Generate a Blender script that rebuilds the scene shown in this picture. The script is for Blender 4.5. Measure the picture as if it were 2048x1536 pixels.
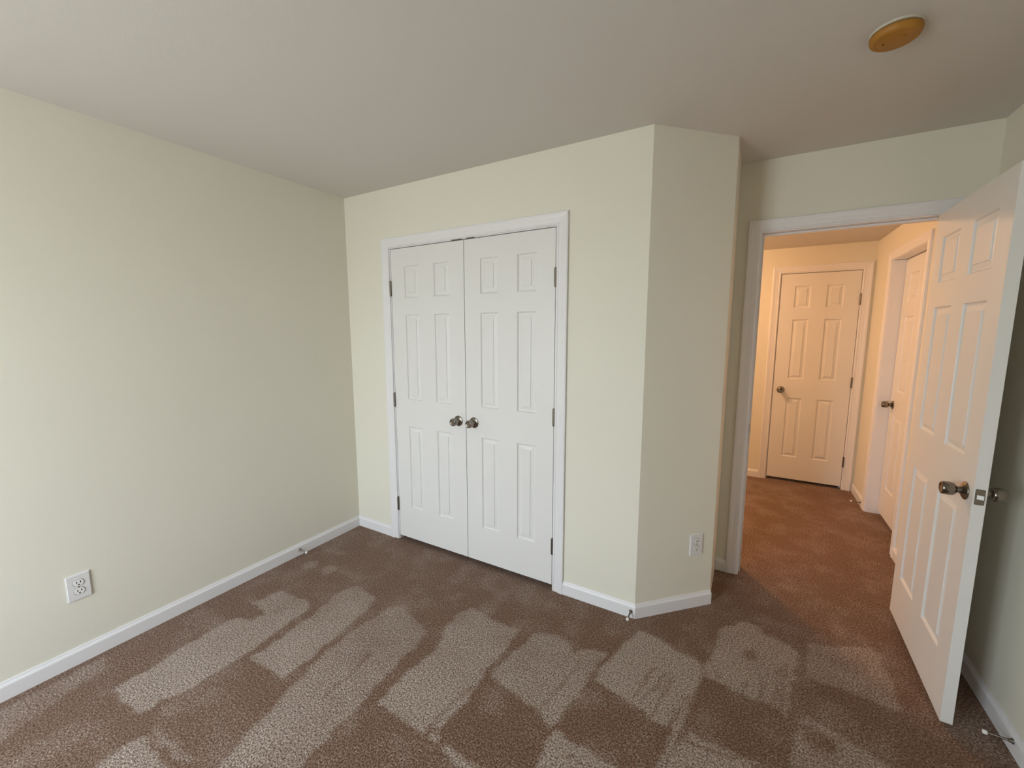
import bpy, bmesh, math, random
import numpy as np
from mathutils import Vector, Matrix, noise as mnoise
for o in list(bpy.data.objects): bpy.data.objects.remove(o)
SC = bpy.context.scene
C = SC.collection
# ---------------------------------------------------------------- camera
cam_d = bpy.data.cameras.new('camera'); cam = bpy.data.objects.new('camera', cam_d); C.objects.link(cam)
CAM = Vector((2.5756, -2.0722, 1.5062)); YAW, PITCH, ROLL, FPX = -0.5237, -0.1275, -0.0003, 827.436
fw = Vector((math.sin(YAW)*math.cos(PITCH), math.cos(YAW)*math.cos(PITCH), math.sin(PITCH)))
rt = Vector((math.cos(YAW), -math.sin(YAW), 0)); up = rt.cross(fw)
rt, up = rt*math.cos(ROLL)+up*math.sin(ROLL), up*math.cos(ROLL)-rt*math.sin(ROLL)
M = Matrix((rt, up, -fw)).transposed().to_4x4(); M.translation = CAM
cam.matrix_world = M
cam_d.sensor_fit = 'HORIZONTAL'; cam_d.sensor_width = 36; cam_d.lens = FPX/2048*36
cam_d.clip_start = 0.02
SC.camera = cam
# ---------------------------------------------------------------- colour management
SC.view_settings.view_transform = 'Standard'; SC.view_settings.look = 'None'
SC.view_settings.gamma = 1; SC.view_settings.use_curve_mapping = False
SC.view_settings.exposure = 0.0
SC.cycles.max_bounces = 10; SC.cycles.diffuse_bounces = 6; SC.cycles.sample_clamp_indirect = 6
SC.cycles.use_denoising = True
try: SC.cycles.denoiser = 'OPENIMAGEDENOISE'
except Exception: pass
# ---------------------------------------------------------------- daylight: sky above, garden below
SKY_STRENGTH = 16.4
w = bpy.data.worlds.new('sky'); SC.world = w; w.use_nodes = True
nt = w.node_tree; nt.nodes.clear()
wo = nt.nodes.new('ShaderNodeOutputWorld'); bg = nt.nodes.new('ShaderNodeBackground')
tc = nt.nodes.new('ShaderNodeTexCoord'); sx = nt.nodes.new('ShaderNodeSeparateXYZ'); cr = nt.nodes.new('ShaderNodeValToRGB')
mr = nt.nodes.new('ShaderNodeMapRange'); mr.inputs['From Min'].default_value = -1; mr.inputs['From Max'].default_value = 1
nt.links.new(tc.outputs['Generated'], sx.inputs[0]); nt.links.new(sx.outputs['Z'], mr.inputs['Value']); nt.links.new(mr.outputs[0], cr.inputs[0])
cr.color_ramp.elements[0].position = 0.0; cr.color_ramp.elements[0].color = (.57, .60, .59, 1)
cr.color_ramp.elements[1].position = 1.0; cr.color_ramp.elements[1].color = (.84, 1.0, 1.18, 1)
for p_, c_ in ((.485, (.61, .64, .63, 1)), (.53, (.88, .97, 1.04, 1)), (.70, (.91, 1.02, 1.13, 1))):
    e = cr.color_ramp.elements.new(p_); e.color = c_
nt.links.new(cr.outputs[0], bg.inputs[0]); bg.inputs[1].default_value = SKY_STRENGTH; nt.links.new(bg.outputs[0], wo.inputs[0])
# the window in the wall behind the camera lets the daylight in
WX0, WX1, WZ0, WZ1, YB = 0.42, 1.48, 0.42, 2.16, -3.45
al = bpy.data.lights.new('window_portal', 'AREA'); al.shape = 'RECTANGLE'; al.size = WX1-WX0; al.size_y = WZ1-WZ0
al.cycles.is_portal = True
ao = bpy.data.objects.new('window_portal', al); C.objects.link(ao)
ao.location = ((WX0+WX1)/2, YB-0.13, (WZ0+WZ1)/2); ao.rotation_euler = (math.radians(90), 0, 0)   # emits to +y
ao.rotation_euler = (math.radians(-90), 0, math.radians(180))
HALL_LAMP = (1.85, 1.85, 2.2916); HALL_W = 34.0

# ---------------------------------------------------------------- measured room
X1, DD, Y2, W, H = 2.128, 0.3325, 0.7208, 3.488, 2.44
XR = X1+DD                       # return wall face
T = 0.115
Y3, HH = 2.793, 2.2916           # hall far wall, hall ceiling
HX0 = 1.05                       # hall left end
LT, LB = 2.046, 0.03             # leaf top and bottom
# ---------------------------------------------------------------- materials
def mat(name, col, rough=.5, metal=0., bump=None, spec=.5, noise_amt=0., noise_scale=3., coat=0.):
    m = bpy.data.materials.new(name); m.use_nodes = True; n = m.node_tree; b = n.nodes['Principled BSDF']
    b.inputs['Roughness'].default_value = rough; b.inputs['Metallic'].default_value = metal
    b.inputs['Specular IOR Level'].default_value = spec; b.inputs['Coat Weight'].default_value = coat
    tco = n.nodes.new('ShaderNodeTexCoord')
    nz = n.nodes.new('ShaderNodeTexNoise'); nz.inputs['Scale'].default_value = noise_scale; nz.inputs['Detail'].default_value = 3
    n.links.new(tco.outputs['Object'], nz.inputs['Vector'])
    mx = n.nodes.new('ShaderNodeMix'); mx.data_type = 'RGBA'
    a = tuple(max(0, c*(1-noise_amt)) for c in col); z = tuple(c*(1+noise_amt) for c in col)
    mx.inputs[6].default_value = (*a, 1); mx.inputs[7].default_value = (*z, 1)
    n.links.new(nz.outputs[0], mx.inputs[0]); n.links.new(mx.outputs[2], b.inputs['Base Color'])
    if bump:
        n2 = n.nodes.new('ShaderNodeTexNoise'); n2.inputs['Scale'].default_value = bump[0]; n2.inputs['Detail'].default_value = 2
        n.links.new(tco.outputs['Object'], n2.inputs['Vector'])
        bp = n.nodes.new('ShaderNodeBump'); bp.inputs['Strength'].default_value = bump[1]; bp.inputs['Distance'].default_value = bump[2]
        n.links.new(n2.outputs[0], bp.inputs['Height']); n.links.new(bp.outputs[0], b.inputs['Normal'])
    return m
M_WALL = mat('cream_wall_paint', (.770, .746, .648), .62, bump=(260, .25, .0006), spec=.25, noise_amt=.012, noise_scale=2)
M_CEIL = mat('flat_ceiling_paint', (.665, .635, .60), .9, bump=(200, .3, .001), spec=.1, noise_amt=.012, noise_scale=1.5)
M_TRIM = mat('white_semigloss_trim', (.80, .79, .80), .38, spec=.45, noise_amt=.01)
M_DOOR = mat('white_door_paint', (.78, .77, .755), .42, bump=(400, .12, .0004), spec=.4, noise_amt=.01)
M_METAL = mat('aged_pewter_metal', (.25, .22, .19), .22, 1., noise_amt=.12, noise_scale=60)
M_HINGE = mat('dark_hinge_metal', (.20, .17, .14), .36, .9, noise_amt=.15, noise_scale=80)
M_PLATE = mat('white_plastic_plate', (.76, .75, .75), .3, spec=.5, noise_amt=.01)
M_DARK = mat('dark_slot', (.012, .01, .008), .7)
M_TIP = mat('white_rubber_tip', (.85, .83, .80), .5)
M_SMOKE = mat('yellowed_plastic', (.40, .175, .018), .5, noise_amt=.14, noise_scale=14, bump=(90, .2, .0005))
M_SMOKEB = mat('white_plastic_base', (.62, .58, .48), .5, noise_amt=.03)
M_BLOCK = mat('light_block_beige', (.5, .48, .42), .8, noise_amt=.03)  # plain tone for the added light-blocking boxes behind the hall doors

# ---------------------------------------------------------------- mesh helpers
def link(name, bm, m, parent=None, loc=None, smooth=False, recalc=True):
    if recalc: bmesh.ops.recalc_face_normals(bm, faces=bm.faces)
    me = bpy.data.meshes.new(name); bm.to_mesh(me); bm.free()
    for mm in (m if isinstance(m, (list, tuple)) else [m]): me.materials.append(mm)
    if smooth:
        for p in me.polygons: p.use_smooth = True
    o = bpy.data.objects.new(name, me); C.objects.link(o)
    if parent is not None: o.parent = parent
    if loc is not None: o.location = loc
    return o
def tag(o, label=None, cat=None, group=None, kind=None):
    if label: o['label'] = label
    if cat: o['category'] = cat
    if group: o['group'] = group
    if kind: o['kind'] = kind
    return o
def empty(name, mtx=None):
    o = bpy.data.objects.new(name, None); C.objects.link(o); o.empty_display_size = .05
    if mtx is not None: o.matrix_world = mtx
    return o
def box(bm, x0, x1, y0, y1, z0, z1):
    v = [bm.verts.new((x, y, z)) for z in (z0, z1) for x, y in ((x0, y0), (x1, y0), (x1, y1), (x0, y1))]
    for f in ((0,3,2,1), (4,5,6,7), (0,1,5,4), (1,2,6,5), (2,3,7,6), (3,0,4,7)): bm.faces.new([v[i] for i in f])
def prism(bm, poly, z0, z1):
    a = [bm.verts.new((x, y, z0)) for x, y in poly]; b = [bm.verts.new((x, y, z1)) for x, y in poly]; n = len(poly)
    bm.faces.new(a[::-1]); bm.faces.new(b)
    for i in range(n): bm.faces.new((a[i], a[(i+1) % n], b[(i+1) % n], b[i]))
def lathe(bm, prof, seg=40, axis=None):
    """prof: (radius, height) pairs along local +z"""
    rings = []
    for r, h in prof:
        if r < 1e-6: rings.append([bm.verts.new((0, 0, h))])
        else: rings.append([bm.verts.new((r*math.cos(2*math.pi*k/seg), r*math.sin(2*math.pi*k/seg), h)) for k in range(seg)])
    for A, B in zip(rings, rings[1:]):
        for k in range(seg):
            a0, a1 = A[k % len(A)], A[(k+1) % len(A)]; b0, b1 = B[k % len(B)], B[(k+1) % len(B)]
            vs = []
            for v in (a0, a1, b1, b0):
                if v not in vs: vs.append(v)
            if len(vs) > 2: bm.faces.new(vs)
def frame_mtx(o, U, N):
    """local x=U, y=N(out of the surface), z=up"""
    U = Vector(U).normalized(); N = Vector(N).normalized(); Z = U.cross(N)
    m = Matrix((U, N, Z)).transposed().to_4x4(); m.translation = Vector(o); return m
def look_axis(o, N):
    """local +z along N"""
    q = Vector(N).to_track_quat('Z', 'Y'); m = q.to_matrix().to_4x4(); m.translation = Vector(o); return m
def sweep(bm, prof, path, closed_ends=True):
    """prof: (offset outwards, height) ; path: list of functions (d,h)->Vector"""
    rings = [[bm.verts.new(f(d, h)) for d, h in prof] for f in path]
    n = len(prof)
    for A, B in zip(rings, rings[1:]):
        for i in range(n): bm.faces.new((A[i], A[(i+1) % n], B[(i+1) % n], B[i]))
    if closed_ends: bm.faces.new(rings[0]); bm.faces.new(rings[-1][::-1])

# ---------------------------------------------------------------- floor (one carpet through both rooms)
NAP=[(1.0,[(0.32,-1.559),(0.556,-1.546),(0.597,-1.395),(0.603,-1.164),(0.576,-0.832),(0.505,-0.774),(0.28,-0.796),(0.244,-0.941),(0.411,-0.959),(0.402,-1.025),(0.289,-1.06),(0.297,-1.2),(0.308,-1.346),(0.316,-1.443)]),(1.0,[(0.632,-1.171),(0.887,-1.162),(0.896,-1.042),(0.874,-0.839),(0.835,-0.583),(0.618,-0.544),(0.589,-0.618),(0.621,-0.806),(0.64,-0.917),(0.651,-1.099)]),(0.75,[(0.951,-1.12),(0.918,-0.969),(0.926,-0.723),(0.938,-0.591),(0.992,-0.543),(1.248,-0.623),(1.277,-0.775),(1.262,-0.919),(1.288,-1.098),(1.292,-1.203),(1.309,-1.353),(1.054,-1.5),(1.01,-1.35),(0.984,-1.228)]),(0.8,[(0.679,-1.668),(0.678,-1.581),(0.92,-1.577),(0.986,-1.648),(0.726,-1.798),(0.694,-1.708)]),(0.7,[(0.658,-1.554),(0.692,-1.534),(0.954,-1.53),(0.936,-1.553)]),(0.45,[(0.055,-1.941),(0.056,-1.818),(0.057,-1.625),(0.044,-1.51),(0.138,-1.513),(0.212,-1.71),(0.272,-1.853),(0.23,-1.961)]),(1.0,[(1.342,-1.04),(1.603,-1.055),(1.616,-0.992),(1.647,-0.999),(1.653,-0.756),(1.639,-0.681),(1.647,-0.379),(1.485,-0.4),(1.329,-0.366),(1.298,-0.478),(1.323,-0.58),(1.353,-0.706),(1.334,-0.867),(1.335,-0.969)]),(1.0,[(1.627,-1.049),(1.634,-1.014),(1.67,-1.016),(1.667,-1.052)]),(1.15,[(1.682,-1.061),(1.696,-1.038),(1.854,-1.038),(2.004,-1.061),(1.927,-1.105),(1.792,-1.074)]),(0.95,[(1.672,-0.704),(1.924,-0.74),(2.005,-0.784),(2.019,-0.702),(2.052,-0.474),(2.069,-0.306),(2.013,-0.314),(1.936,-0.383),(1.835,-0.312),(1.731,-0.372),(1.687,-0.502),(1.677,-0.626)]),(1.0,[(2.068,-0.496),(2.325,-0.542),(2.385,-0.557),(2.461,-0.309),(2.477,-0.197),(2.465,-0.148),(2.36,-0.138),(2.266,-0.091),(2.167,-0.094),(2.125,-0.198),(2.088,-0.354)]),(0.8,[(2.362,-0.854),(2.376,-0.737),(2.399,-0.603),(2.416,-0.429),(2.458,-0.34),(2.432,-0.584),(2.402,-0.722),(2.4,-0.832)]),(0.85,[(2.481,-0.237),(2.758,-0.258),(2.791,-0.282),(2.849,0.12),(2.827,0.194),(2.714,0.236),(2.637,0.264),(2.526,0.114),(2.501,-0.069)]),(0.6,[(2.877,-0.009),(3.12,-0.023),(3.195,-0.015),(3.192,0.163),(3.172,0.355),(2.891,0.218)]),(0.9,[(2.386,-0.84),(2.402,-0.722),(2.442,-0.571),(2.462,-0.54),(2.675,-0.544),(2.665,-0.62),(2.65,-0.688)]),(1.1,[(2.023,-1.05),(2.014,-0.946),(2.021,-0.865),(2.024,-0.781),(2.266,-0.801),(2.388,-0.839)]),(0.65,[(2.751,-0.629),(2.777,-0.505),(2.81,-0.328),(2.851,-0.231),(2.963,-0.27),(3.086,-0.327),(3.107,-0.424)])]
LINES=[[(1.597,-1.019),(1.626,-0.781)],[(1.947,-0.709),(1.986,-0.425)],[(2.246,-0.491),(2.296,-0.29)],[(2.282,-0.497),(2.349,-0.303)],[(2.324,-0.535),(2.378,-0.307)],[(2.638,-0.246),(2.643,-0.174)],[(2.693,-0.251),(2.714,-0.113)],[(2.747,-0.247),(2.775,-0.014)],[(2.533,-0.207),(2.536,-0.163)],[(2.455,-0.578),(2.654,-0.549)],[(2.09,-0.839),(2.243,-0.845)],[(2.817,-0.299),(2.948,-0.301)],[(0.652,-1.557),(0.924,-1.554)],[(0.32,-1.559),(0.554,-1.556)],[(2.769,-0.278),(2.803,0.024)],[(1.132,-1.124),(1.111,-0.883)]]
BLOBS=[((2.794,0.227),0.05),((2.721,0.226),0.03),((2.655,0.008),0.03),((2.883,-0.331),0.05),((0.177,-0.545),-0.05),((0.334,-0.522),-0.05)]

def build_floor():
    X0, X1_, Ya, Yb, st = -0.12, 3.60, -3.57, 2.90, 0.0125
    nx = int((X1_-X0)/st); ny = int((Yb-Ya)/st)
    xs = X0+np.arange(nx+1)*(X1_-X0)/nx; ys = Ya+np.arange(ny+1)*(Yb-Ya)/ny
    GX, GY = np.meshgrid(xs, ys)
    rng = np.random.RandomState(4)
    def vnoise(sc, seed):
        r = np.random.RandomState(seed); g = r.rand(int(8/sc)+4, int(8/sc)+4)
        u = (GX+1)/sc; v = (GY+4)/sc; i = u.astype(int); j = v.astype(int); fu = u-i; fv = v-j
        fu = fu*fu*(3-2*fu); fv = fv*fv*(3-2*fv)
        return (g[j, i]*(1-fu)+g[j, i+1]*fu)*(1-fv)+(g[j+1, i]*(1-fu)+g[j+1, i+1]*fu)*fv
    PX = GX+(vnoise(.035, 1)-.5)*.022+(vnoise(.16, 2)-.5)*.014; PY = GY+(vnoise(.035, 3)-.5)*.022+(vnoise(.16, 4)-.5)*.014
    val = np.zeros_like(GX)
    def sdf(poly):
        d = np.full(PX.shape, 1e9); ins = np.zeros(PX.shape, bool); n = len(poly)
        for k in range(n):
            ax, ay = poly[k]; bx, by = poly[(k+1) % n]; ex, ey = bx-ax, by-ay
            t = np.clip(((PX-ax)*ex+(PY-ay)*ey)/(ex*ex+ey*ey+1e-12), 0, 1)
            d = np.minimum(d, np.hypot(PX-ax-t*ex, PY-ay-t*ey))
            if ay != by:
                c = ((ay > PY) != (by > PY)) & (PX < (bx-ax)*(PY-ay)/(by-ay)+ax); ins ^= c
        return np.where(ins, d, -d)
    for v, poly in NAP:
        m = np.clip(sdf(poly)/.015+.5, 0, 1); fade = np.clip(1.02-.55*np.clip(GY+.95+.42*(1.6-GX)*(GX < 1.6), 0, .9)*(GX < 2.05), .3, 1); val = np.maximum(val, v*m*fade)
    for (a, b) in LINES:
        ex, ey = b[0]-a[0], b[1]-a[1]; t = np.clip(((PX-a[0])*ex+(PY-a[1])*ey)/(ex*ex+ey*ey), 0, 1)
        d = np.hypot(PX-a[0]-t*ex, PY-a[1]-t*ey); val *= 1-.6*np.clip(1.3-d/.010, 0, 1)
    for (c, r) in BLOBS:
        m = np.clip((abs(r)-np.hypot(PX-c[0], PY-c[1]))/.03+.5, 0, 1); val = val*(1-m) if r > 0 else np.maximum(val, .5*m)
    # foot-trodden mottling everywhere, strongest where no vacuum stroke lies
    mott = (vnoise(.11, 7)-.5)*.7+(vnoise(.045, 8)-.5)*.45
    val = val*.95+mott*(.70-.40*np.clip(val, 0, 1))+.05
    n = GX.size
    co = np.empty((n, 3)); co[:, 0] = GX.ravel(); co[:, 1] = GY.ravel(); co[:, 2] = 0
    idx = np.arange(n).reshape(ny+1, nx+1)
    f = np.stack([idx[:-1, :-1].ravel(), idx[:-1, 1:].ravel(), idx[1:, 1:].ravel(), idx[1:, :-1].ravel()], 1)
    me = bpy.data.meshes.new('floor'); me.vertices.add(n); me.vertices.foreach_set('co', co.ravel())
    me.loops.add(f.size); me.loops.foreach_set('vertex_index', f.ravel().astype(np.int32))
    me.polygons.add(len(f)); me.polygons.foreach_set('loop_start', np.arange(0, f.size, 4, dtype=np.int32))
    me.update(calc_edges=True)
    at = me.attributes.new('nap', 'FLOAT', 'POINT'); at.data.foreach_set('value', val.ravel().astype(np.float32))
    o = bpy.data.objects.new('floor', me); C.objects.link(o)
    m = bpy.data.materials.new('brown_cut_pile_carpet'); m.use_nodes = True; t = m.node_tree; N = t.nodes; L = t.links
    b = N['Principled BSDF']; b.inputs['Roughness'].default_value = .95; b.inputs['Specular IOR Level'].default_value = .08
    b.inputs['Sheen Weight'].default_value = .12; b.inputs['Sheen Roughness'].default_value = .5
    tcn = N.new('ShaderNodeTexCoord'); A = N.new('ShaderNodeAttribute'); A.attribute_name = 'nap'
    n1 = N.new('ShaderNodeTexNoise'); n1.inputs['Scale'].default_value = 150; n1.inputs['Detail'].default_value = 3; n1.inputs['Roughness'].default_value = .65
    n2 = N.new('ShaderNodeTexVoronoi'); n2.inputs['Scale'].default_value = 210
    for q in (n1, n2): L.new(tcn.outputs['Object'], q.inputs['Vector'])
    def ramp(stops):
        r = N.new('ShaderNodeValToRGB'); r.color_ramp.elements[0].position = stops[0][0]; r.color_ramp.elements[0].color = (*stops[0][1], 1)
        r.color_ramp.elements[1].position = stops[-1][0]; r.color_ramp.elements[1].color = (*stops[-1][1], 1)
        for p, c in stops[1:-1]: e = r.color_ramp.elements.new(p); e.color = (*c, 1)
        return r
    rd = ramp([(.31, (.050, .025, .014)), (.49, (.172, .094, .060)), (.68, (.36, .25, .185))])
    rl = ramp([(.33, (.080, .052, .037)), (.47, (.30, .228, .185)), (.63, (.60, .50, .435))])
    for r in (rd, rl): L.new(n1.outputs[0], r.inputs[0])
    mx = N.new('ShaderNodeMix'); mx.data_type = 'RGBA'; mx.clamp_factor = True
    n3 = N.new('ShaderNodeTexNoise'); n3.inputs['Scale'].default_value = 75; n3.inputs['Detail'].default_value = 4; n3.inputs['Roughness'].default_value = .7
    L.new(tcn.outputs['Object'], n3.inputs['Vector'])
    f1 = N.new('ShaderNodeMath'); f1.operation = 'MULTIPLY_ADD'; f1.inputs[1].default_value = 1.3; f1.inputs[2].default_value = -.65; L.new(n3.outputs[0], f1.inputs[0])
    f2 = N.new('ShaderNodeMath'); f2.operation = 'ADD'; f2.use_clamp = True; L.new(A.outputs['Fac'], f2.inputs[0]); L.new(f1.outputs[0], f2.inputs[1])
    L.new(f2.outputs[0], mx.inputs[0]); L.new(rd.outputs[0], mx.inputs[6]); L.new(rl.outputs[0], mx.inputs[7]); L.new(mx.outputs[2], b.inputs['Base Color'])
    ad = N.new('ShaderNodeMath'); ad.operation = 'SUBTRACT'; L.new(n1.outputs[0], ad.inputs[0]); L.new(n2.outputs['Distance'], ad.inputs[1])
    bp = N.new('ShaderNodeBump'); bp.inputs['Strength'].default_value = .55; bp.inputs['Distance'].default_value = .006
    L.new(ad.outputs[0], bp.inputs['Height']); L.new(bp.outputs[0], b.inputs['Normal'])
    me.materials.append(m)
    tag(o, 'brown cut-pile carpet with lighter vacuum strokes covering bedroom and hall', 'carpet', kind='structure')
build_floor()

# ---------------------------------------------------------------- walls
def struct(name, bm, m, label, cat, **k): return tag(link(name, bm, m, **k), label, cat, kind='structure')
HT = 2.56
bm = bmesh.new(); box(bm, -.12, 0, YB-.12, Y2+T, -.02, HT)
struct('wall_left', bm, M_WALL, 'long plain cream wall with one outlet, left of the closet', 'wall')
CI, CQ, BI, HJ = .4373, 1.6459, 2.594, 3.344      # closet leaf span, doorway span
RO = .024
bm = bmesh.new(); box(bm, 0, CI-RO, 0, T, -.02, HT); prism(bm, [(CQ+RO, 0), (X1, 0), (X1-T*.414, T), (CQ+RO, T)], -.02, HT); box(bm, CI-RO, CQ+RO, 0, T, LT+.028, HT)
struct('wall_closet', bm, M_WALL, 'cream wall around the white double closet doors', 'wall')
k = T*.414
bm = bmesh.new(); prism(bm, [(X1, 0), (XR, DD), (XR-T, DD+k), (X1-k, T)], -.02, HT)
wa = struct('wall_angled', bm, M_WALL, 'narrow slanted cream wall with an outlet, between closet and doorway', 'wall')
bm = bmesh.new(); prism(bm, [(XR, DD), (XR, Y2+T), (XR-T, Y2+T), (XR-T, DD+k)], -.02, HT)
wr = struct('wall_return', bm, M_WALL, 'thin edge-on side of the slanted corner facing the open doorway', 'wall')
bm = bmesh.new()      # chip in the paint at the corner bead
for z0, z1, wd in ((1.10, 1.185, .0016), (1.155, 1.21, .001)): prism(bm, [(XR+.0002, DD+.001), (XR+.0007, DD+.001), (XR+.0007, DD+.001+wd*2), (XR+.0002, DD+.001+wd*2)], z0, z1)
link('paint_crack', bm, M_DARK, wr)
bm = bmesh.new(); box(bm, HX0, XR-T, Y2, Y2+T, -.02, HT); box(bm, XR-T, BI-RO, Y2, Y2+T, -.02, HT); box(bm, HJ+RO, W, Y2, Y2+T, -.02, HT); box(bm, BI-RO, HJ+RO, Y2, Y2+T, LT+.028, HT); box(bm, 0, HX0, Y2, Y2+T, -.02, HT)
struct('wall_doorway', bm, M_WALL, 'cream wall above and beside the open doorway to the hall', 'wall')
S0, S1 = 1.520, 2.272       # side door opening along the right wall
bm = bmesh.new(); box(bm, W, W+T, YB-.12, S0-RO, -.02, HT); box(bm, W, W+T, S1+RO, Y3+T, -.02, HT); box(bm, W, W+T, S0-RO, S1+RO, LT+.028, HT)
struct('wall_right', bm, M_WALL, 'cream wall in shade behind the open panel door', 'wall')
bm = bmesh.new(); box(bm, 0, WX0, YB-.12, YB, -.02, HT); box(bm, WX1, W, YB-.12, YB, -.02, HT); box(bm, WX0, WX1, YB-.12, YB, -.02, WZ0); box(bm, WX0, WX1, YB-.12, YB, WZ1, HT)
struct('wall_back', bm, M_WALL, 'cream window wall behind the viewpoint', 'wall')
FA, FB = 2.788, 3.394       # far hall door leaf
bm = bmesh.new(); box(bm, HX0-.1, FA-RO, Y3, Y3+T, -.02, HT); box(bm, FB+RO, W, Y3, Y3+T, -.02, HT); box(bm, FA-RO, FB+RO, Y3, Y3+T, LT+.028, HT)
struct('wall_hall_far', bm, M_WALL, 'lamp-lit end wall of the hall around its closed narrow door', 'wall')
bm = bmesh.new(); box(bm, HX0-.1, HX0, Y2+T, Y3, -.02, HT)
struct('wall_hall_left', bm, M_WALL, 'hall wall out of sight left of the doorway', 'wall')
bm = bmesh.new(); box(bm, 0, W, YB, Y2, H, H+.1)
struct('ceiling', bm, M_CEIL, 'flat greyish bedroom ceiling carrying a yellowed smoke detector', 'ceiling')
bm = bmesh.new(); box(bm, HX0, W, Y2+T, Y3, HH, HH+.1)
struct('ceiling_hall', bm, M_CEIL, 'lower hall ceiling glimpsed through the top of the doorway', 'ceiling')

bm = bmesh.new(); xa, xb = W+T, W+T+.9  # unseen box added to stop sky light leaking around the side door
box(bm, xa, xb, S0-.25, S0-.2, -.02, HT); box(bm, xa, xb, S1+.2, S1+.25, -.02, HT); box(bm, xb, xb+.05, S0-.25, S1+.25, -.02, HT); box(bm, xa, xb, S0-.2, S1+.2, H, HT); box(bm, xa, xb, S0-.2, S1+.2, -.05, -.001)
struct('wall_light_block_side', bm, M_BLOCK, 'unseen box added behind the hall side door to block sky light', 'wall')
bm = bmesh.new(); box(bm, FA-.3, FA-.25, Y3+T, Y3+.8, -.02, HT); box(bm, FB+.25, FB+.3, Y3+T, Y3+.8, -.02, HT); box(bm, FA-.25, FB+.25, Y3+.75, Y3+.8, -.02, HT); box(bm, FA-.25, FB+.25, Y3+T, Y3+.75, H, HT); box(bm, FA-.25, FB+.25, Y3+T, Y3+.75, -.05, -.001)  # another added, unseen box: keeps sky light from leaking under the far door
struct('wall_light_block_far', bm, M_BLOCK, 'unseen box added behind the far hall door to block sky light', 'wall')

# ---------------------------------------------------------------- baseboards
BBP = [(0, 0), (0, .078), (.004, .078), (.006, .0735), (.0055, .0705), (.008, .069), (.0125, .061), (.013, .058), (.013, 0)]
def baseboard(name, pts, label):
    """pts in plan, room on the left hand of the direction of travel; mitred"""
    P = [Vector((x, y)) for x, y in pts]; n = len(P); nor = []
    for a, b in zip(P, P[1:]): d = (b-a).normalized(); nor.append(Vector((-d.y, d.x)))
    fs = []
    for i in range(n):
        if i == 0: m = nor[0]
        elif i == n-1: m = nor[-1]
        else: m = (nor[i-1]+nor[i]); m = m/(m.dot(nor[i]))
        fs.append(lambda d, h, p=P[i], m=m: Vector((p.x+m.x*d, p.y+m.y*d, h)))
    bm = bmesh.new(); sweep(bm, BBP, fs)
    return struct(name, bm, M_TRIM, label, 'baseboard')
CW = .0635                      # casing width
CRV = .010                      # casing inner edge back from the leaf edge
def rev(p): return p[::-1]
baseboard('baseboard_left', [(0, -.013), (0, YB)], 'white baseboard along the long left wall below its outlet')
baseboard('baseboard_closet', [(CI-CRV-CW, 0), (0, 0)], 'short white baseboard between the left corner and the closet casing')
b2 = baseboard('baseboard_corner', [(XR-.0, DD), (X1, 0), (CQ+CRV+CW, 0)], 'white baseboard wrapping the slanted corner right of the closet')
baseboard('baseboard_doorway', [(BI-CRV-CW+.006, Y2), (XR+.001, Y2)], 'tiny piece of white baseboard left of the doorway casing')
baseboard('baseboard_right', [(W, YB), (W, Y2)], 'shaded white baseboard behind the open panel door')
baseboard('baseboard_back', [(0.013, YB), (W-.013, YB)], 'white baseboard under the window behind the viewpoint')
baseboard('baseboard_hall_far', [(FA-CRV-CW, Y3), (HX0, Y3)], 'short white baseboard left of the far hall door')
baseboard('baseboard_hall_right', [(W, S1+CRV+CW), (W, Y3-.001)], 'short white hall baseboard between the two closed doors')
baseboard('baseboard_hall_near', [(W, Y2+T), (W, S0-CRV-CW)], 'short white hall baseboard just beyond the open door')

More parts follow.
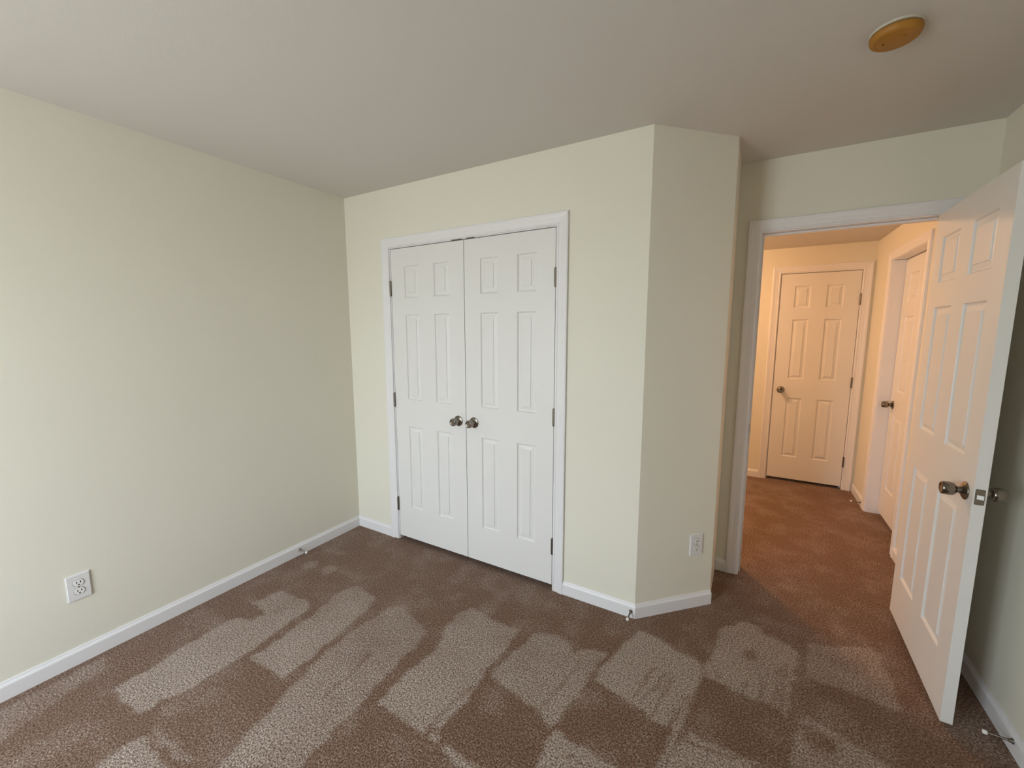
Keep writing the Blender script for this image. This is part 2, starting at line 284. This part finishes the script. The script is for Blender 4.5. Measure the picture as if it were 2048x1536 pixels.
# ---------------------------------------------------------------- casings + jambs
CP = [(0, 0), (0, .009), (.003, .011), (.008, .011), (.012, .009), (.020, .010), (.036, .012), (.048, .0155), (.058, .0165), (.0635, .0145), (.0635, 0)]
def casing(name, mtx, x0, x1, zt, label, jamb_depth, jamb_y0=0., stop_at=None, second=False):
    """mtx: local x along wall, y out of wall, z up. opening x0..x1 (leaf edges), zt leaf top"""
    r = CRV
    gt = .0050
    def f(corner):
        return {0: lambda d, h: mtx @ Vector((x0-r-d, h, 0)), 1: lambda d, h: mtx @ Vector((x0-r-d, h, zt+r+d)),
                2: lambda d, h: mtx @ Vector((x1+r+d, h, zt+r+d)), 3: lambda d, h: mtx @ Vector((x1+r+d, h, 0))}[corner]
    bm = bmesh.new(); sweep(bm, CP, [f(i) for i in range(4)])
    root = tag(link(name, bm, M_TRIM), label, 'door casing', kind='structure')
    bm = bmesh.new(); g = .0036; jt = .019
    for a, b, c, d in ((x0-g-jt, x0-g, 0, zt+g), (x1+g, x1+g+jt, 0, zt+g), (x0-g-jt, x1+g+jt, zt+gt, zt+gt+jt)):
        box(bm, a, b, -jamb_depth, 0, c, d)
    if stop_at is not None:
        sa, sb = stop_at
        box(bm, x0-g, x0-g+.010, sa, sb, 0, zt+g-.01); box(bm, x1+g-.010, x1+g, sa, sb, 0, zt+g-.01); box(bm, x0-g, x1+g, sa, sb, zt+g-.010, zt+g)
    bm.transform(mtx); link('jamb', bm, M_TRIM, root)
    if second:      # matching casing on the other face of the wall
        bm = bmesh.new(); m2 = mtx @ Matrix.Translation((0, -jamb_depth, 0)) @ Matrix.Scale(-1, 4, (0, 1, 0))
        def f2(c): return {0: lambda d, h: m2 @ Vector((x0-r-d, h, 0)), 1: lambda d, h: m2 @ Vector((x0-r-d, h, zt+r+d)), 2: lambda d, h: m2 @ Vector((x1+r+d, h, zt+r+d)), 3: lambda d, h: m2 @ Vector((x1+r+d, h, 0))}[c]
        sweep(bm, CP, [f2(i) for i in range(4)]); link('hall_side_casing', bm, M_TRIM, root)
    return root
MX_CL = Matrix(((1,0,0,0), (0,-1,0,0), (0,0,1,0), (0,0,0,1)))              # y out = -Y at y=0
def wall_m(y): return Matrix.Translation((0, y, 0)) @ MX_CL
MX_R = Matrix(((0,-1,0,W), (1,0,0,0), (0,0,1,0), (0,0,0,1)))               # local x -> +Y, local y -> -X
t1 = casing('trim_1', wall_m(0), CI, CQ, LT, 'white moulded casing framing the double closet doors', T, stop_at=(-.062, -.045))
t2 = casing('trim_2', wall_m(Y2), BI, HJ, LT, 'white casing of the open doorway into the lit hall', T, stop_at=(-.075, -.040), second=True)
t3 = casing('trim_3', wall_m(Y3), FA, FB, LT, 'white casing around the closed door at the hall end', T, stop_at=(-.062, -.045))
t4 = casing('trim_4', MX_R, S0, S1, LT, 'white casing with deep reveal of the recessed hall side door', T)
# strike plate on the doorway's left jamb, ball-catch pockets in the closet head jamb
bm = bmesh.new(); box(bm, BI-.003, BI-.0015, Y2+.008, Y2+.034, .895, .953); link('strike_plate', bm, M_METAL, t2)
for a, b in ((.955, 1.030), (1.066, 1.122)):
    bm = bmesh.new(); box(bm, a, b, -.0015, .03, LT-.0005, LT+.0085); link('catch_plate', bm, M_HINGE, t1)

# ---------------------------------------------------------------- six-panel doors
def panel_face(bm, w, h, cols, rows, y, s):
    """moulded face at local y (s=+1 faces +y), leaf 0..w, LB..LT"""
    xs = sorted({0, w} | {a for c in cols for a in c}); zs = sorted({LB, h} | {a for c in rows for a in c})
    prof = [(0, 0), (.002, -.0045), (.0065, -.0085), (.0105, -.0095), (.0130, -.0095), (.0330, -.0045), (.0338, -.0012), (.0355, -.0010)]
    vc = {}
    def V(x, yy, z):
        key = (round(x, 5), round(yy, 5), round(z, 5))
        if key not in vc: vc[key] = bm.verts.new((x, yy, z))
        return vc[key]
    for i in range(len(xs)-1):
        for j in range(len(zs)-1):
            a, b, c, d = xs[i], xs[i+1], zs[j], zs[j+1]
            if (a, b) in cols and (c, d) in rows:
                prev = None
                for ins, dep in prof:
                    ring = [V(a+ins, y+s*dep, c+ins), V(b-ins, y+s*dep, c+ins), V(b-ins, y+s*dep, d-ins), V(a+ins, y+s*dep, d-ins)]
                    if prev:
                        for q in range(4): bm.faces.new((prev[q], prev[(q+1) % 4], ring[(q+1) % 4], ring[q]))
                    prev = ring
                bm.faces.new(prev)
            else: bm.faces.new((V(a, y, c), V(b, y, c), V(b, y, d), V(a, y, d)))
    return xs, zs
ROWS = [(.258, .850), (1.040, 1.614), (1.725, 1.930)]
def leaf(name, mtx, w, cols, label, th=.035):
    """local x across the leaf, y=0 the seen face (normal +y), body behind it"""
    bm = bmesh.new(); panel_face(bm, w, LT, cols, ROWS, 0, 1); panel_face(bm, w, LT, cols, ROWS, -th, -1)
    # rim faces follow the cuts so the skin stays closed
    xs = sorted({0, w} | {a for c in cols for a in c}); zs = sorted({LB, LT} | {a for c in ROWS for a in c})
    for z in (LB, LT):
        for a, b in zip(xs, xs[1:]): bm.faces.new([bm.verts.new(p) for p in ((a, 0, z), (b, 0, z), (b, -th, z), (a, -th, z))])
    for x in (0, w):
        for a, b in zip(zs, zs[1:]): bm.faces.new([bm.verts.new(p) for p in ((x, 0, a), (x, 0, b), (x, -th, b), (x, -th, a))])
    bmesh.ops.remove_doubles(bm, verts=bm.verts, dist=1e-5)
    o = tag(link(name, bm, M_DOOR), label, 'door', kind='structure'); o.matrix_world = mtx
    return o
def child(o, parent):      # o built in parent's local space
    o.parent = parent; return o
def knob_parts(root, x, z, y, s, bm_mat=M_METAL):
    """door knob on a leaf: local y plane, s=+1 towards +y"""
    N = (0, s, 0)
    bm = bmesh.new()
    lathe(bm, [(0, .0635), (.010, .0638), (.0160, .0650), (.0190, .0662), (.0212, .0658), (.0226, .0640), (.0238, .0590), (.0248, .0500), (.0246, .0400), (.0236, .0340), (.0205, .0295), (.0150, .0275), (.0128, .0255), (.0125, .018), (.015, .013), (.015, .010)], 44)
    bm.transform(look_axis((x, y, z), N)); kb = link('knob', bm, bm_mat, root, smooth=True)
    bm = bmesh.new(); lathe(bm, [(0, .0), (.033, 0), (.0335, .002), (.0325, .0045), (.0295, .0058), (.027, .0060), (.022, .0105), (.015, .013), (0, .0135)], 44)
    bm.transform(look_axis((x, y, z), N)); link('rose', bm, bm_mat, kb, smooth=True)
    return kb
def hinge(root, x, y, z, h=.094, r=.0074, lx=0):
    bm = bmesh.new()
    lathe(bm, [(0, -h/2-.004), (r*.6, -h/2-.004), (r*.8, -h/2), (r, -h/2), (r, -h/2+h*.2), (r*.93, -h/2+h*.203), (r, -h/2+h*.206), (r, -h/2+h*.4), (r*.93, -h/2+h*.403), (r, -h/2+h*.406), (r, h*.1), (r*.93, h*.103), (r, h*.106), (r, h*.3), (r*.93, h*.303), (r, h*.306), (r, h/2), (r*.8, h/2), (r*.6, h/2+.004), (0, h/2+.004)], 16)
    bm.transform(Matrix.Translation((x, y, z)))
    box(bm, x-.0045 if lx <= 0 else x-.001, x+.0045 if lx >= 0 else x+.001, -.012, y, z-h/2, z+h/2)
    return link('hinge', bm, M_HINGE, root, smooth=False)
HZ = (1.790, 1.030, .271)
C24 = [(.1165, .2400), (.3680, .4910)]
# closet pair; local x runs with world X, face looks to -Y
def fm(x, y): return Matrix.Translation((x, y, 0)) @ Matrix(((1,0,0,0), (0,-1,0,0), (0,0,1,0), (0,0,0,1)))
wl = 1.0430-CI
d1 = leaf('door_1', fm(CI, 0), wl, [(.120, .2430), (.3700, .4920)], 'left leaf of the white double closet doors, hinged on its left')
knob_parts(d1, wl-.058, .938, 0, 1)
for z in HZ: hinge(d1, -.0045, .006, z)
wr_ = CQ-1.0468
d2 = leaf('door_2', fm(1.0468, 0), wr_, [(.1155, .2380), (.3670, .4870)], 'right leaf of the white double closet doors, hinged on its right')
knob_parts(d2, .059, .939, 0, 1)
for z in HZ: hinge(d2, wr_+.0035, .006, z)
# far hall door
d4 = leaf('door_4', fm(FA, Y3), FB-FA, [(.114, .240), (.362, .490)], 'closed narrow panel door at the far end of the hall')
knob_parts(d4, .064, .928, 0, 1)
for z in HZ: hinge(d4, FB-FA+.003, .006, z)
bm = bmesh.new(); box(bm, -.003, -.0005, -.02, .0012, .900, .960); link('latch_plate', bm, M_HINGE, d4)
# recessed side door of the hall (opens away from the hall)
SD = .078
M5 = Matrix(((0,-1,0,W+SD), (1,0,0,S0+.002), (0,0,1,0), (0,0,0,1)))
WS = S1-S0-.004
C30 = [(.112, .318), (WS-.318, WS-.112)]
d5 = leaf('door_5', M5, WS, C30, 'closed panel door recessed in the right side of the hall')
knob_parts(d5, WS-.066, .928, 0, 1)
# the open bedroom door: hinge at the right jamb, swung back beside the right wall
ANG = 1.5939; LW = .752
hp = Vector((HJ-.0395, Y2-.010, 0))
U = Vector((math.cos(ANG), -math.sin(ANG), 0)); Nn = Vector((-math.sin(ANG), -math.cos(ANG), 0))
M3 = Matrix((U, Nn, Vector((0, 0, 1)))).transposed().to_4x4(); M3.translation = hp
C30b = [(.100, .305), (.432, .640)]
d3 = leaf('door_3', M3, LW, C30b, 'open white panel door standing against the right wall')
knob_parts(d3, LW-.062, .925, 0, 1); knob_parts(d3, LW-.062, .925, -.035, -1)
bm = bmesh.new(); ra = []; rb = []
for cy_, cz_, a0 in ((-.0085, .9495, 0), (-.0265, .9495, 90), (-.0265, .8995, 180), (-.0085, .8995, 270)):
    for q in range(5):
        a = math.radians(a0+q*22.5); y_, z_ = cy_+.0035*math.cos(a), cz_+.0035*math.sin(a)
        ra.append(bm.verts.new((LW-.0005, y_, z_))); rb.append(bm.verts.new((LW+.0012, y_, z_)))
bm.faces.new(ra); bm.faces.new(rb); [bm.faces.new((ra[i], ra[(i+1) % 20], rb[(i+1) % 20], rb[i])) for i in range(20)]
lp = link('latch_plate', bm, M_METAL, d3)
bm = bmesh.new(); prism(bm, [(LW, -.0250), (LW+.010, -.0250), (LW+.002, -.0100), (LW, -.0100)], .917, .932); link('latch_bolt', bm, mat('bright_latch_metal', (.62, .62, .60), .3, 1.), lp)
for z in HZ:
    bm = bmesh.new(); lathe(bm, [(0, -.046), (.006, -.046), (.006, .046), (0, .046)], 14); bm.transform(Matrix.Translation((-.002, -.041, z)))
    link('hinge', bm, M_HINGE, d3)

# ---------------------------------------------------------------- outlets
def outlet(name, mtx, label):
    root = empty(name, mtx); tag(root, label, 'wall outlet')
    pw, ph, pt = .0400, .0605, .0062
    bm = bmesh.new(); box(bm, -pw, pw, 0, pt, -ph, ph)
    bmesh.ops.bevel(bm, geom=[e for e in bm.edges if min(v.co.y for v in e.verts) > pt-1e-5], offset=.0035, segments=3, affect='EDGES')
    link('cover_plate', bm, M_PLATE, root)
    for s in (1, -1):
        zc = s*.0195
        pts = []
        for q in range(48):
            a = 2*math.pi*q/48; x = .0172*math.cos(a); z = max(-.0142, min(.0142, .0172*math.sin(a))); pts.append((x, z))
        bm = bmesh.new()
        for sc_, y0, y1 in ((1.09, pt-.001, pt+.0002),):
            a = [bm.verts.new((x*sc_, y0, zc+z*sc_)) for x, z in pts]; b = [bm.verts.new((x*sc_, y1, zc+z*sc_)) for x, z in pts]
            bm.faces.new(b); [bm.faces.new((a[i], a[(i+1) % 48], b[(i+1) % 48], b[i])) for i in range(48)]
        link('reveal', bm, mat('outlet_gap', (.07, .065, .06), .7), root)
        bm = bmesh.new(); a = [bm.verts.new((x, pt-.001, zc+z)) for x, z in pts]; b = [bm.verts.new((x, pt+.0016, zc+z)) for x, z in pts]; c = [bm.verts.new((x*.94, pt+.0024, zc+z*.94)) for x, z in pts]
        bm.faces.new(c)
        for A, B in ((a, b), (b, c)): [bm.faces.new((A[i], A[(i+1) % 48], B[(i+1) % 48], B[i])) for i in range(48)]
        rc = link('receptacle', bm, M_TIP, root)
        for sx_, hh in ((-.0064, .0048), (.0064, .0040)):
            bm = bmesh.new(); box(bm, sx_-.0016, sx_+.0016, pt+.0020, pt+.0027, zc+.0035-hh, zc+.0035+hh); link('slot', bm, M_DARK, rc)
        bm = bmesh.new(); lathe(bm, [(0, 0), (.0030, 0), (.0030, .0007), (0, .0007)], 16); bm.transform(look_axis((0, pt+.0020, zc-.0078), (0, 1, 0))); link('ground_hole', bm, M_DARK, rc)
    bm = bmesh.new(); lathe(bm, [(0, 0), (.0030, 0), (.0028, .0008), (0, .0011)], 16); bm.transform(look_axis((0, pt-.0001, 0), (0, 1, 0))); link('screw', bm, M_HINGE, root)
    return root
outlet('wall_outlet', frame_mtx((0, -1.5445, .358), (0, -1, 0), (1, 0, 0)), 'white outlet low on the long left wall')
s_ = .3585/2**.5
outlet('wall_outlet', frame_mtx((X1+s_, s_, .360), (-1, -1, 0), (1, -1, 0)), 'white outlet low on the slanted wall beside the doorway')

# ---------------------------------------------------------------- door stops
def doorstop(base, direction, length, label, rbase=.0095, rrod=.0042, droop=0.):
    N = Vector(direction).normalized(); root = empty('door_stop', look_axis(base, N))
    tag(root, label, 'door stop', 'baseboard door stops')
    bm = bmesh.new(); lathe(bm, [(0, 0), (rbase, 0), (rbase*1.03, .0015), (rbase*.86, .004), (rbase*.6, .008), (rrod*1.15, .014), (0, .014)], 24); link('base', bm, M_HINGE, root, smooth=True)
    L = length-.012; bm = bmesh.new()
    pr = [(0, .012)]; n = 34
    for k in range(n): z = .013+(L-.013)*k/n; pr += [(rrod*.80, z), (rrod, z+(L-.013)/n*.35), (rrod, z+(L-.013)/n*.65)]
    pr += [(rrod*.8, L), (0, L)]
    lathe(bm, pr, 14); link('spring_rod', bm, M_METAL, root, smooth=True)
    bm = bmesh.new(); lathe(bm, [(0, L-.002), (.0055, L-.002), (.0070, L+.001), (.0078, L+.005), (.0074, L+.010), (.005, length), (0, length)], 20); link('tip', bm, M_TIP, root, smooth=True)
doorstop((.013, -.510, .038), (1, .12, -.10), .070, 'door stop on the left wall baseboard near the closet corner')
doorstop((2.111, -.013, .038), (-.04, -1, -.16), .066, 'door stop at the slanted corner right of the closet')
doorstop((3.475, -.047, .050), (-1, .2, -.14), .075, 'door stop on the shaded baseboard behind the open door')
doorstop((3.475, 2.392, .036), (-1, .1, -.05), .070, 'door stop on the hall baseboard beside the side door casing')

# ---------------------------------------------------------------- smoke detector
sd = empty('smoke_detector', Matrix.Translation((2.904, -.240, H)) @ Matrix.Rotation(math.pi, 4, 'X') @ Matrix.Scale(.935, 4))
tag(sd, 'round yellowed smoke detector on the bedroom ceiling', 'smoke detector')
bm = bmesh.new(); lathe(bm, [(0, 0), (.0690, 0), (.0700, .0015), (.0700, .0060), (.068, .0075), (.060, .0075), (0, .009)], 64); link('mounting_base', bm, M_SMOKEB, sd, smooth=False)
bm = bmesh.new(); lathe(bm, [(0, .009), (.064, .009), (.064, .0115), (.0690, .0120), (.0695, .016), (.0680, .024), (.0650, .0300), (.0600, .0335), (.0520, .0345), (.0505, .0335), (.0490, .0345), (.030, .0355), (0, .036)], 64)
cv = link('cover', bm, M_SMOKE, sd, smooth=True)
bm = bmesh.new(); lathe(bm, [(0, .0345), (.0030, .0345), (.0030, .0362), (0, .0364)], 16); bm.transform(Matrix.Translation((-.030, -.004, 0))); link('indicator', bm, M_DARK, cv)
bm = bmesh.new(); lathe(bm, [(0, .0352), (.0135, .0352), (.0135, .0368), (.0125, .0374), (0, .0376)], 32); bm.transform(Matrix.Translation((.012, .012, 0))); link('test_button', bm, M_SMOKE, cv)

# ---------------------------------------------------------------- window behind the viewpoint
bm = bmesh.new(); fwid = .045
for a, b, c, d in ((WX0, WX0+fwid, WZ0, WZ1), (WX1-fwid, WX1, WZ0, WZ1), (WX0, WX1, WZ0, WZ0+fwid), (WX0, WX1, WZ1-fwid, WZ1), (WX0, WX1, (WZ0+WZ1)/2-.02, (WZ0+WZ1)/2+.02), ((WX0+WX1)/2-.03, (WX0+WX1)/2+.03, WZ0, WZ1)):
    box(bm, a, b, YB-.10, YB-.06, c, d)
wn = tag(link('window_1', bm, M_TRIM), 'white double-hung window behind the viewpoint', 'window', kind='structure')
bm = bmesh.new(); box(bm, WX0-.05, WX1+.05, YB, YB+.05, WZ0-.02, WZ0); box(bm, WX0-.07, WX0, YB, YB+.016, WZ0, WZ1+.07); box(bm, WX1, WX1+.07, YB, YB+.016, WZ0, WZ1+.07); box(bm, WX0, WX1, YB, YB+.016, WZ1, WZ1+.07)
link('window_sill', bm, M_TRIM, wn)

# ---------------------------------------------------------------- hall ceiling lamp
M_GLOW = bpy.data.materials.new('warm_lamp_glass'); M_GLOW.use_nodes = True; b_ = M_GLOW.node_tree.nodes['Principled BSDF']
b_.inputs['Base Color'].default_value = (.9, .85, .75, 1); b_.inputs['Emission Color'].default_value = (1, .56, .29, 1); b_.inputs['Emission Strength'].default_value = 350.
b_.inputs['Roughness'].default_value = .4
lamp = empty('ceiling_lamp', Matrix.Translation(HALL_LAMP) @ Matrix.Rotation(math.pi, 4, 'X'))
tag(lamp, 'warm glowing flush lamp on the hall ceiling', 'ceiling lamp')
bm = bmesh.new(); lathe(bm, [(0, 0), (.085, 0), (.085, .018), (.078, .022), (0, .022)], 40); link('canopy_plate', bm, M_METAL, lamp)
bm = bmesh.new(); lathe(bm, [(.078, .018), (.082, .03), (.080, .045), (.066, .062), (.040, .073), (0, .077)], 40); link('lamp_shade', bm, M_GLOW, lamp, smooth=True)
